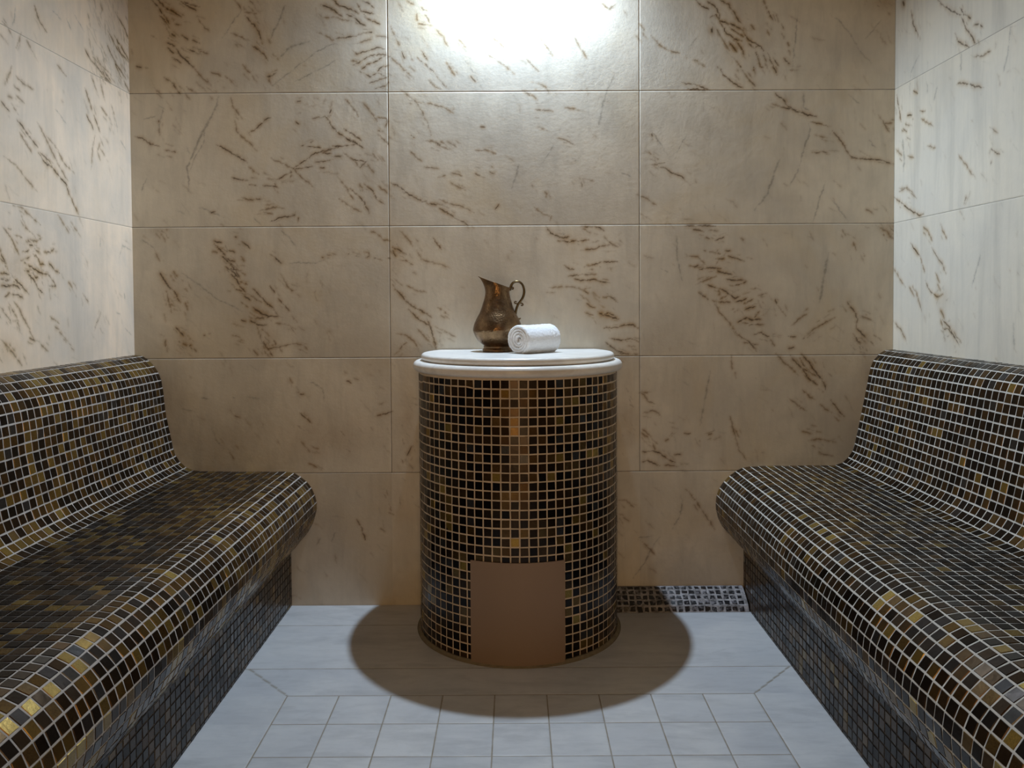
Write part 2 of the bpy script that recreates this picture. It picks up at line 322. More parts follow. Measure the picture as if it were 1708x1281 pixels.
VEIN_TEXT = """
#A
d2:165,0 215,60 250,110 275,150
d2.2:205,0 240,40 300,75 345,105
d1.8:330,0 400,25 470,45
d2:350,10 420,55 460,70
d1.6:280,60 350,105
d1.6:215,100 250,128
d1.5:310,150 355,158
o2:245,130 280,180
d2.4:280,207 315,235
d2.2:347,220 395,255
d1.6:420,255 475,280
d2:258,270 310,292
d2.4:310,300 350,355 390,390 430,425
d1.8:262,300 310,340
d1.6:295,365 350,400
d1.8:390,310 435,325
o1.5:465,322 520,340
o1.5:430,430 480,490 540,540
o1.8:245,490 300,530 340,590
d1.8:300,535 345,598
o1.5:385,550 430,580
o1.5:480,550 515,580
d2:65,420 100,428
o1.5:190,570 225,598
o1.5:460,120 500,180 530,205
o1.6:535,455 580,470 600,485
o1.3:630,480 690,535
o2:685,0 740,70
d2:755,100 800,150 840,200 855,250 865,280
o1.6:750,75 825,85
d2.2:800,290 850,325 885,360 900,385
o1.6:780,0 820,40
o1.6:665,210 740,240 760,255
o1.4:740,410 800,480 830,520
d3:897,485 930,480 950,462
o1.6:903,490 920,535
g3:1010,30 960,150 910,270
g2:730,70 670,150 610,240
d2.2:1310,0 1360,40 1420,55 1470,85
d2.2:1235,30 1280,45 1330,75 1370,105
d2.2:1400,90 1450,115 1480,145 1520,165
d1.6:1465,25 1490,70 1570,88
d1.4:1490,0 1540,25 1570,50
d1.5:1510,90 1550,130 1610,155
o1.4:1215,85 1250,110 1320,108 1390,130 1440,140
d3:1530,205 1560,205
d2.2:1330,245 1400,235 1460,230
o1.4:1210,205 1270,230 1310,255 1330,248
o1.3:1460,225 1540,200
o1.3:1580,225 1655,238
d1.8:1435,318 1465,342 1540,320 1600,298 1640,310
d1.6:1440,410 1500,380 1560,350 1640,345 1670,360
d1.8:1480,450 1545,487 1600,460 1640,485 1668,505
d1.6:1480,450 1520,410 1590,385 1640,355
d1.6:1590,455 1620,425 1670,412
d1.4:1545,525 1600,510 1665,485
d1.3:1580,560 1640,545 1665,520
o1.3:1480,270 1560,245
o1.3:1430,385 1470,395
g1.8:1330,270 1200,330 1060,440 930,540
g1.6:1330,380 1250,430 1140,480 1070,515
g3:1170,260 1050,290 960,380
s.35:280,150 90,160
s.3:850,220 60,150
#M
o1.6:1000,0 1050,30
d1.8:1095,45 1140,75
d1.8:1120,95 1150,145
d1.6:1075,150 1130,158
o1.4:900,170 940,260 965,300
o1.3:1060,70 1075,140
o1.6:1190,185 1240,240 1270,300
d1.6:1070,370 1120,415 1170,460 1230,535 1275,580
d1.4:1095,325 1140,390
o1.6:895,365 950,420 1000,460 1050,510
o1.4:1140,515 1190,560 1225,580
o1.4:1260,405 1320,495
d1.6:1415,490 1450,530
o1.4:1340,255 1390,310
o1.3:1470,185 1560,240 1650,320
o1.3:1510,345 1590,390 1700,480
d1.3:1525,30 1560,100 1620,140
o1.2:1690,50 1640,120
d1.6:970,335 990,380
g1.4:1380,180 1420,240
g1.2:1350,360 1430,450 1500,590
#N
o1.5:0,120 40,155
o1.3:110,200 170,260 240,360
o1.8:380,240 420,310 465,370
o1.4:70,385 150,465
o1.6:105,530 150,545 190,560 215,600 240,600
o1.6:40,590 100,610 140,650
o1.3:555,20 605,60 660,20
g1.5:640,480 590,600 550,700
o1.3:130,710 180,712 240,722
o1.4:320,700 390,705
o1.7:265,890 320,905 385,940
g1.4:360,1020 410,1045
o1.3:140,825 185,838
#D
o1.8:95,0 150,40 200,85 245,160 270,220 295,300
o1.5:200,80 300,95 380,115 440,155
d1.8:160,300 190,318
o1.6:245,335 310,345 370,380 415,395
d1.6:310,335 360,372
o1.6:400,340 460,378
o1.6:355,340 400,372
d1.4:620,242 655,248
o1.4:590,400 650,395 730,425
o1.8:155,400 200,450 240,478
o1.6:250,512 330,518 345,520
o1.6:425,548 500,572
d1.4:585,550 620,570
o1.3:680,540 715,555
o1.6:340,580 390,565
d2:30,615 95,648 150,700 190,710 235,742 265,735
d2:285,752 330,762
d2.2:350,785 400,815 450,850 500,870 540,898
o1.8:350,725 420,755 500,770 580,815
o1.4:420,610 520,665
d1.6:720,790 745,755
o1.3:900,5 960,30 1000,68
g1.8:1110,360 1060,440 1020,490
g3:880,480 830,650
g3:1450,30 1400,250
o1.3:1030,660 1060,690 1050,720
o1.3:980,780 1040,820 1095,835 1080,870
g1.3:1520,480 1545,500
g1.3:1555,550 1620,575
s.2:1290,600 60,40
#E
o1.6:85,60 130,100 170,160
d1.6:305,100 330,140 360,180
d2:40,170 90,190 130,215
d2:40,190 60,230
d1.8:90,250 140,265 175,285
d2.4:40,415 80,470 120,515 160,550 200,575 250,600 295,635
d2:145,580 190,630 240,660 290,690 300,700
d2.2:265,640 295,700 305,750 330,830
o1.6:205,710 250,760 290,800
o1.6:200,190 230,250 300,270 370,285 420,310
o1.4:130,420 200,455 260,468
o1.3:340,570 400,610
o1.4:310,690 400,730 460,765
o1.6:60,740 120,750 180,790 210,840
o1.4:50,880 130,800
d2.2:1055,30 1090,75 1140,100 1170,105 1225,95
d1.8:1135,125 1200,135 1260,125 1290,125 1340,118
d2:1290,30 1370,32 1415,38 1440,60
o1.8:1440,90 1480,140 1530,165
d1.6:1285,190 1380,180 1430,158 1500,155
d1.8:1175,290 1210,315 1240,315
d1.5:1310,300 1360,285 1430,265 1530,265
d1.8:1205,360 1250,350 1310,350 1390,345
d2.2:1235,375 1290,390 1350,382 1430,395 1480,405
o1.5:1075,435 1150,430 1230,435 1300,450 1350,435
d1.6:1300,450 1340,480
d1.8:1435,500 1480,495 1530,535
d2:1325,540 1350,560 1380,570
d2.6:1400,595 1440,620 1490,630 1535,645
d2:1420,625 1470,605 1520,625
d2:1440,705 1520,700 1580,680 1630,680 1665,705
d2:1475,770 1550,785 1610,770 1670,795
d2:1445,795 1490,830 1540,860 1600,875
o1.6:1310,600 1370,620
o1.5:1280,480 1310,510
s.25:1400,560 130,250
s.3:60,230 60,200
s.3:310,820 50,60
s.2:1240,150 120,120
#F
d2:395,0 430,40 480,60
d2:460,0 510,40 540,90 545,120
d2.2:545,0 600,30 630,70 655,110 690,155
d2.2:485,110 520,95 545,130 590,150 640,165 700,200
d1.8:545,140 590,215 640,250 690,265
d1.6:600,170 660,215 700,240
d2.2:610,270 635,310 655,335
d1.6:640,250 680,300 705,360
o1.8:520,180 560,250 610,330
d1.6:700,210 720,250 770,280 810,300 830,330
d1.6:730,280 770,310 800,290
d2:855,345 880,400 915,485
d1.6:825,350 850,400
d1.6:780,340 800,390 810,430 830,438
d1.6:890,370 930,430
d3:497,172 497,210
d1.8:690,450 705,475
d1.5:675,425 685,435
d1.6:735,515 775,560
o1.4:640,380 700,470 760,550
d1.6:530,435 580,495 640,540 695,570
d1.6:860,70 890,130
o1.6:910,90 925,140
o1.6:850,190 865,230
d1.6:945,155 960,195
d1.8:960,375 1000,415
d1.6:1000,455 1020,455
o1.4:985,270 995,300
o1.5:830,0 850,60
o1.4:770,190 740,160
d1.6:765,430 765,460
g2:1050,100 1035,250 1015,430
o1.6:25,155 60,200
o1.5:100,230 160,295 220,330 290,345
o1.4:375,380 450,425
g1.4:350,300 410,230
d1.5:300,535 380,545 440,570 485,585
d1.5:340,575 400,575 460,590
g1.4:1260,90 1330,150 1390,220 1450,330 1530,410
g1.6:1590,130 1540,200 1490,250
s.35:690,220 120,230
s.4:1610,10 80,50
#G
d2.4:905,20 950,60 985,105 1040,135 1090,150 1115,165 1170,172
d2:945,112 1000,125 1040,130
g3:1085,25 1090,110 1120,130
o1.4:880,90 960,115
d1.8:1115,205 1150,208 1190,220 1265,235
d1.5:1275,265 1310,300 1340,345
d2:1335,330 1360,385 1385,425 1420,443
d2.2:1400,440 1460,445 1520,450 1600,455 1665,485
g2.4:1120,215 1130,260 1115,320 1085,400 1060,490
d1.5:1145,405 1200,405 1245,405
o1.4:1160,290 1240,310
g3:935,450 890,550 850,680 770,780
g2:1060,500 1000,620
g2:1230,600 1180,750 1150,850
g1.8:1265,700 1340,800 1380,850
o1.5:1570,160 1610,215 1645,275
o1.4:1610,215 1665,215
g1.4:1510,320 1560,375
o1.5:1490,770 1535,795
g1.3:1380,30 1450,90
g3:440,80 435,140
o1.4:80,400 105,420
d1.6:110,425 150,450
d1.7:150,495 190,505 240,540 300,560 330,590 355,615
o1.4:110,485 190,470
g1.5:100,260 160,350 220,440
g1.3:330,300 280,390 220,440
o1.8:25,685 80,710 140,750
o1.7:30,798 75,828
d1.4:105,285 108,300
#H
d2:320,28 400,22 520,28
d1.8:370,50 410,52 445,68
o1.8:480,52 540,58
d1.6:440,100 480,110
d1.6:515,122 575,100
o1.6:680,100 700,120
d1.6:480,195 550,208
d1.8:580,187 615,187
d1.5:440,185 455,192
o1.6:340,220 400,225 430,255 460,280
d1.8:345,285 380,292 410,278
d2:415,308 480,298 555,302
d1.6:520,240 580,235
o1.6:520,280 545,240
d1.6:600,220 640,235 690,245
d2:525,310 560,330 630,345
d2.4:575,372 640,380 715,378
d1.8:640,412 690,400 720,385
o1.8:390,408 450,380 525,348
d2.2:455,405 510,420 560,435 600,465 645,495 680,480
d1.8:410,457 440,480 475,508
d1.8:500,510 540,520 620,520
d1.8:640,520 690,510 730,490
d1.6:700,530 760,500
o1.5:540,440 545,480
o1.5:550,500 600,470
d1.5:745,432 780,430
o1.4:790,480 830,470
d2:705,575 740,555 780,548
d2.6:665,650 720,620 750,635 775,630 815,632
d1.8:690,655 730,657
d1.8:740,670 790,662 835,665
d1.6:770,620 800,580
o1.4:620,570 640,560
o1.6:510,520 550,590 590,630 650,710
d2:650,715 700,755 750,790 785,840
d1.8:690,780 740,785 790,795
d1.8:770,730 810,718 870,748
o1.6:870,760 905,810
o1.5:820,510 830,530
d1.8:905,500 915,530
o1.5:920,540 975,610
o1.4:1120,590 1060,630 1010,670
d2:1200,670 1220,660
o1.4:1090,750 1150,700 1210,665 1290,620
d1.8:990,820 1025,812
d1.4:990,740 1040,745
d1.6:1085,758 1095,750
d2.2:1370,515 1410,570 1440,630
d2.2:1430,690 1460,720 1490,750
o1.8:1440,630 1430,690
d2:1410,725 1440,770 1460,785
o1.4:1440,600 1540,640
o2:1575,30 1630,65 1660,110
o1.6:1410,130 1430,185
o1.5:1340,50 1360,90
g4:1250,200 1220,350 1190,520
g1.8:265,60 270,230 310,410
g1.6:160,300 215,330
s.4:1470,760 80,90
s.5:1640,40 50,60
s.18:560,300 200,180
s.18:700,580 180,160
s.2:1420,150 60,80
#B
g2.6:585,40 560,130 500,230 455,330 410,440 385,500 400,560 398,640
g2.6:590,40 562,130 502,235 458,330 412,440
g2:560,130 500,240 490,340 440,420 400,520
d1.8:60,295 110,310 150,345 215,358
d1.6:245,380 325,398
d1.3:205,190 205,220
g1.4:240,110 215,200 210,280
g1.4:110,185 190,165
o1.8:665,50 680,110 735,180
o1.6:690,195 700,260 750,305 800,350 830,385
d2:575,348 640,380 700,420 770,460
o1.8:780,490 845,535
o1.5:690,405 730,425
d1.8:780,270 830,240 880,190 915,178
d1.8:670,555 720,565 775,572
d1.6:740,690 800,697 885,692
d1.4:780,600 830,605
d1.4:870,605 960,615
d2:940,590 965,620
o1.8:850,765 930,745 1010,752
o1.6:870,775 930,785
d1.8:915,830 980,805 1070,798 1075,770
d1.6:535,780 565,770
g1.4:450,740 540,770 620,810
d2:1260,165 1300,215 1350,280 1420,315 1500,365
d1.8:1390,300 1440,330 1510,370
d1.6:1380,245 1440,280 1490,320
d1.8:1310,355 1390,355 1450,345 1480,340
d1.5:1110,355 1145,340
d1.6:1150,358 1235,365
d1.6:1060,495 1130,450 1200,400 1290,378 1380,355
d1.5:1070,500 1140,490 1170,485
d1.5:1195,460 1260,450 1310,440
d1.5:1240,400 1300,400
d1.5:1320,420 1380,420
d1.4:1225,495 1260,493
d1.6:930,580 990,550 1050,515 1040,570
o1.4:920,430 1000,470 1060,500 1120,560 1180,610
d1.5:1080,72 1115,70
d1.5:1090,150 1110,145
d1.5:1075,200 1095,218
d1.3:1290,150 1300,120
o1.4:1180,180 1260,170
o1.6:1340,550 1380,600 1420,660 1445,695
d1.6:1420,625 1470,670 1510,710 1540,780
d1.5:1510,595 1560,640 1590,690 1640,725
o1.4:1350,690 1420,735 1490,775
o1.4:1480,590 1500,640
o1.4:1380,400 1440,440 1480,490 1530,450
d1.4:1440,440 1520,455
d1.8:1590,250 1610,265
d1.4:1595,280 1640,320 1665,350
d1.4:1590,170 1640,180 1665,205
o1.3:1640,240 1665,195
o1.3:1390,60 1440,110 1470,170
o1.3:1500,80 1560,150 1590,200
o1.3:1530,470 1570,530
o1.3:1600,610 1665,660
o1.4:1560,400 1600,450
d1.4:1090,840 1095,800
g1.4:810,810 860,860
g1.3:130,560 100,640
#C
d2.2:555,122 610,132
d2.2:560,140 600,180 640,230 680,260
d2.2:600,215 650,255 690,290
d2.2:630,285 680,320 710,350
d2.2:650,260 700,310 720,360
d2.2:660,330 700,370 720,410
d1.8:690,425 740,440
d1.6:720,380 770,400
d2:720,410 760,450
d2:735,450 790,500
d1.6:640,240 690,250
d1.6:655,300 715,305
d1.6:680,345 720,340
o1.6:700,300 760,340
d1.6:650,180 690,195
d1.6:640,190 600,160
o1.5:545,190 580,195
d2:735,125 770,145 785,170
d1.5:690,95 700,98
d3:945,225 985,262
o1.4:910,205 945,225
o1.8:730,220 750,250
d2:805,425 850,470 900,520 935,545
o1.8:770,455 820,490 860,510
d1.6:910,400 940,450
d1.6:965,485 1000,525 1040,570
o1.5:980,330 1020,400 1050,440 1080,430
d2.6:805,540 850,575 900,595 920,600
d1.8:790,610 860,608 920,598 990,605
d2:780,615 830,655 890,652
d1.6:725,622 760,632
d1.8:730,510 775,540
o1.5:780,570 820,600
o2:830,665 850,720 870,780 885,835
o1.8:850,670 905,720
d1.8:870,760 895,800 930,850
d1.8:885,805 960,795 1070,772
o1.5:1070,770 1120,780 1150,810
o1.5:950,640 1040,660 1075,710
o1.5:805,810 835,845
d2.4:210,315 245,375 280,425
d2:260,400 310,450 345,510
o1.8:255,440 275,510 290,575
o1.5:280,520 300,530
o1.6:180,175 200,220 215,250
o1.4:375,510 390,560
o1.5:300,310 325,350
d2.2:315,665 345,705 365,722
o1.6:250,740 250,790
o1.6:350,760 390,790
d1.8:400,785 420,775
d1.6:490,720 500,718
o1.4:670,715 725,735
g1.8:335,310 430,375 510,440 580,490 700,545 740,570
g1.4:100,110 180,170
g1.6:980,50 1040,110 1080,160
d1.8:1240,222 1250,225
d1.8:1278,228 1290,230
d1.8:1455,215 1475,225
d1.8:1400,200 1418,205
d1.8:1575,228 1620,243
d1.8:1662,230 1675,232
g1.3:1010,260 1200,260 1280,230
d1.4:1510,190 1540,195 1540,215 1515,228
o1.4:1540,60 1590,75 1630,110 1675,120
s.4:370,760 60,80
s.4:890,760 60,90
s.25:640,220 110,120
s.2:300,450 90,140
s.3:220,60 60,20
s.2:850,560 130,80
#I
d1.8:1255,170 1290,188
d1.6:990,245 1015,245
d1.6:990,355 1030,390 1060,412
o1.5:1000,520 1050,580
o1.5:1060,545 1100,560
g1.8:1050,180 1120,210 1130,290
o1.3:930,150 950,185
o1.6:620,370 660,385
g2:690,265 770,275
g2:430,270 470,275
g2:610,265 625,270
g1.3:490,440 510,500 560,560
g1.3:320,330 400,350
d1.5:1420,375 1520,345
d1.5:1570,620 1580,640
d1.5:1630,540 1600,600
o1.4:1040,640 1090,665
s.35:1150,500 250,120
s.3:1610,400 50,200
s.15:560,520 150,120
#J
o2.2:990,35 1040,90 1090,130 1120,160
d2:1075,45 1110,90 1150,130 1180,180 1220,210
d2.2:1140,38 1180,80 1210,130 1260,185 1280,245
d1.8:1150,120 1200,150 1250,180
d1.6:1130,60 1160,110
d1.6:1180,180 1240,220
o1.8:1145,245 1180,280 1220,305
o1.8:1250,330 1280,360 1315,375
d1.8:1310,305 1350,360 1390,400
o1.8:1060,290 1110,325 1160,365
o1.6:1140,485 1200,500
o1.6:1180,540 1250,530 1350,555
o1.6:1200,570 1255,590
o1.6:1240,615 1330,635
o1.6:1330,400 1360,425
o2.2:725,400 740,460 755,530 780,600 820,650
o1.6:755,480 775,520
d2.2:595,508 620,498
d1.5:455,500 495,498
d1.5:545,540 548,545
d2.2:275,600 330,620 370,655 405,668
d1.6:210,605 270,600 310,610
d1.8:200,665 250,660 315,685
d1.8:340,685 425,690
d1.6:400,622 440,620
o1.5:275,555 290,600
o1.8:205,260 250,310 295,328
o1.8:205,255 245,262
o1.6:220,380 270,365 310,380 325,400
o1.8:205,490 245,520 255,535
o1.8:215,475 260,510
o1.4:365,430 400,440
o1.4:345,545 365,530
g3:610,130 590,240 550,450
d1.8:50,10 90,35 190,38
o1.4:730,40 740,130
s.3:1200,130 110,110
s.35:120,420 60,200
#K
d1.8:640,490 680,560 710,670
o1.5:840,570 880,600
g1.5:330,650 300,720
g1.5:470,590 420,690
s.25:1000,300 150,250
#L
o2:780,270 880,380 950,500 1060,660
o1.8:120,370 200,380 270,440
g2.2:750,380 720,540 650,650
g2.4:270,1130 380,980 430,870 530,730
g1.8:310,740 460,720
o1.6:360,780 440,860 490,915
s.25:100,400 40,300
#P
o1.8:15,140 50,180 80,240
d1.8:225,40 250,130 310,215
g2:100,40 95,110 80,160
o1.6:140,210 105,310
o1.6:75,430 40,540
o1.6:105,495 150,540 220,580
o1.5:85,545 130,590
o1.5:50,625 90,635
o1.5:105,620 160,670
d2:5,650 60,720
o1.5:75,670 125,750
d2.4:110,775 160,840 200,900 245,955
d2.4:250,990 300,1060 345,1090 390,1150 445,1215
d1.6:260,990 320,1040 345,1090
o2:240,790 290,880 330,970 380,1070 440,1170
o1.8:300,880 370,960 410,1050 480,1120
o1.3:130,860 210,1000
o1.5:20,1010 100,1070 240,1240
o1.5:170,260 215,340
o1.5:370,420 430,495
g1.5:485,100 545,205
d1.8:545,310 590,390 640,450 700,520
o1.6:600,370 680,450 720,490
d1.6:745,80 800,170 840,270
d1.6:700,200 760,320 830,400
d1.6:740,230 800,330 850,420
d1.6:710,330 770,440 820,520
d1.6:760,300 800,380
d1.6:690,280 740,400 790,510
d1.6:800,520 840,600
d1.3:640,420 680,500 720,540
d1.3:660,440 720,530
d1.3:640,480 700,525
o1.6:590,490 630,600
d1.7:550,570 580,660 595,720
d1.7:560,740 605,840
d1.7:610,750 650,860
o1.5:615,880 600,960 590,1100
o1.5:650,920 630,980 655,1050
o1.5:640,950 680,1010
g1.3:780,910 815,970
g1.3:750,760 760,860
o1.3:650,690 700,750
o1.3:720,680 740,740
g1.5:360,710 430,800
g1.5:430,120 460,190
g1.5:330,60 400,130
s.2:770,300 90,250
#Q
o1.8:90,135 160,150 200,200 280,270
d1.8:455,0 500,110 545,200
o1.5:150,210 180,290 210,320
o1.6:15,280 70,350 130,470
o1.5:100,340 150,355
o1.5:180,375 250,385 295,355
d1.5:190,405 225,412
d1.5:240,440 275,460
d1.5:300,455 345,460 380,430
d1.8:230,470 260,500 275,540 310,545
d1.6:155,455 200,440
d1.6:145,515 200,495
d2:170,530 220,560 250,580 290,605 345,615
d2:165,580 200,590
d2:215,570 240,630 270,635
d1.8:190,600 235,650 260,700 300,745
d1.8:330,610 360,650 385,690 340,690
d1.8:335,520 380,590 410,600
d1.8:0,600 60,610
d1.8:0,640 80,650
d2.2:0,690 50,695 100,680 140,710
d2.2:60,740 100,750 155,768
d1.8:100,640 150,690 190,735
d1.6:35,765 65,735
d1.6:0,430 15,480 40,560
o1.8:0,500 40,530 60,590
o1.8:95,800 130,840 170,920 200,990 235,1065 260,1070
d1.6:205,1048 240,1065
o1.6:0,830 40,890 80,950
o1.6:60,810 130,935 90,930
o2:0,1055 60,1110 150,1235
o1.6:345,900 410,950
o1.6:380,970 410,990
o1.4:400,1000 500,1110
o1.4:280,1090 330,1140
g1.6:820,500 845,410 905,445
g1.6:690,360 690,420
o1.3:470,660 500,715
o1.3:570,740 610,800
o1.3:690,870 650,1000
o1.4:400,200 480,330
o1.4:490,250 535,320
g1.3:855,740 860,780
g1.3:800,870 830,890
g1.3:860,980 910,1030
s.3:150,550 220,250
s.25:60,1120 100,120
#S
d2.2:310,0 350,40 420,80 460,95
d2:450,50 480,90 520,120 510,130
d2.2:460,110 490,190 530,240 555,285
d1.8:540,165 575,150 605,185
d1.8:420,215 440,270 510,305
d1.8:135,70 150,160 175,210 180,240
d3:80,10 90,35
d1.5:545,370 600,355 650,332
d1.8:430,545 470,535 520,550 605,565
d1.6:190,718 225,718
d1.6:110,750 145,745
d1.6:150,590 180,605
o1.5:200,770 280,820
o1.5:95,800 125,815
o1.5:80,835 110,855
o1.5:240,945 295,960
o1.5:640,820 700,865
d1.5:650,960 680,995 710,1000
d1.6:650,1065 655,1040
o1.6:440,1000 500,1080 535,1140
g3:80,900 90,1010 85,1110
o1.6:35,965 80,1010
o1.6:110,1010 155,1025
d1.4:40,600 70,790
g1.3:195,340 140,450 127,520 127,640
g2:780,180 760,350 730,480
g2:460,350 455,480
g2:235,530 240,600
g2:305,560 280,660
o1.6:60,1220 110,1215 170,1280
#T
d2:30,80 70,110 130,165 200,205 230,190
o1.5:60,40 110,15 180,90
d2:140,395 170,440 205,485
o1.5:205,490 240,600
d1.8:240,650 275,730 325,765 365,745
o1.8:220,280 260,310 290,380
o2:285,425 320,490 360,540 385,605
o1.4:345,270 390,370
o1.4:310,600 340,665
o1.8:20,565 70,650 105,700
o1.8:130,700 165,760
o1.8:175,720 215,860
o2.2:345,855 375,920
d2:360,920 400,960 430,1020 480,1110
d1.6:365,985 400,985 425,1030
o1.8:345,910 365,990
o1.6:430,1000 490,1080
o1.8:20,930 70,990 105,1050 115,1090
d1.4:505,130 525,70
g3:850,950 850,1130
g3:620,480 560,700
s.2:360,780 60,80
s.2:440,1040 60,90
"""

M_WALL = marble('marble_cream', c4(0.72, 0.655, 0.53), c4(0.58, 0.53, 0.435), streak=0.36, rough=0.46, ochre=0.38)
M_LEFT = marble('marble_warm_white', c4(0.86, 0.67, 0.485), c4(0.66, 0.55, 0.43), streak=0.34, streak_scale=(1, 1.0, 0.13), streak_rot=(0.22, 0, 0),
                seam=(0.36, 0.30, 0.23), ochre=0.22)
M_RIGHT = marble('marble_white', c4(0.715, 0.635, 0.50), c4(0.635, 0.575, 0.47), streak=0.46, streak_scale=(1, 1.0, 0.11), streak_rot=(0.20, 0, 0),
                 seam=(0.34, 0.30, 0.24), ochre=0.10)
M_FLOOR = marble('marble_floor', c4(0.63, 0.62, 0.60), c4(0.53, 0.53, 0.53), streak=0.55, streak_scale=(0.3, 1.0, 1.0), streak_rot=(0, 0, 0.35),
                 rough=0.33, seam=(0.25, 0.20, 0.13), ochre=0.06, rough_bump=0.03)
M_SLAB = marble('marble_slab', c4(0.84, 0.80, 0.73), c4(0.74, 0.71, 0.66), streak=0.60, streak_scale=(0.5, 1, 1), streak_rot=(0, 0, 0.5), rough=0.28,
                ochre=0.16, rough_bump=0.02)
M_CEIL = N("ceiling_plaster").out(color=c4(0.30, 0.24, 0.16), rough=0.8)

# ------------------------------------------------------------------ veins of the stone
REGION = {'A': (210, 0, 3.7956), 'B': (210, 150, 3.7956), 'C': (210, 370, 3.7956), 'M': (420, 0, 3.882), 'N': (860, 0, 3.882),
          'D': (645, 150, 3.972), 'E': (645, 370, 3.972), 'F': (1060, 0, 3.882), 'G': (1060, 150, 3.882), 'H': (1060, 370, 3.882),
          'I': (210, 585, 3.416), 'J': (1010, 580, 3.486), 'K': (470, 770, 5.124), 'L': (1010, 770, 5.824),
          'P': (0, 0, 3.882), 'Q': (0, 310, 4.13), 'S': (1485, 0, 3.883), 'T': (1485, 310, 4.13)}
VEINS = {'back': [], 'left': [], 'right': []}
cur = None
for line in VEIN_TEXT.strip().splitlines():
    if line[0] == '#':
        cur = line[1]; continue
    head, pts = line.split(':')
    x0, y0, s = REGION[cur]
    pts = np.array([[float(q) for q in w.split(',')] for w in pts.split()])
    wall = 'left' if cur in 'PQ' else 'right' if cur in 'ST' else 'back'
    VEINS[wall].append((head[0], float(head[1:]), pts, x0, y0, s))


def to_wall(wall, x, y):
    """point on the wall's own (a, z) axes"""
    if wall == 'back':
        q = on_plane(x, y, 1, WALL); return q[0], q[2]
    q = on_plane(x, y, 0, XL if wall == 'left' else XR)
    return q[1], q[2]


def axis(lines, lo, hi, fine, coarse_edges=(), gap=0.0013):
    """grid coordinates: fine between lo..hi, with four extra lines at each joint"""
    c = list(np.arange(lo, hi + 1e-6, fine)) + list(coarse_edges)
    for l in lines:
        c = [q for q in c if abs(q - l) > gap * 1.6] + [l - gap, l - gap * 0.35, l + gap * 0.35, l + gap]
    return np.array(sorted(c))


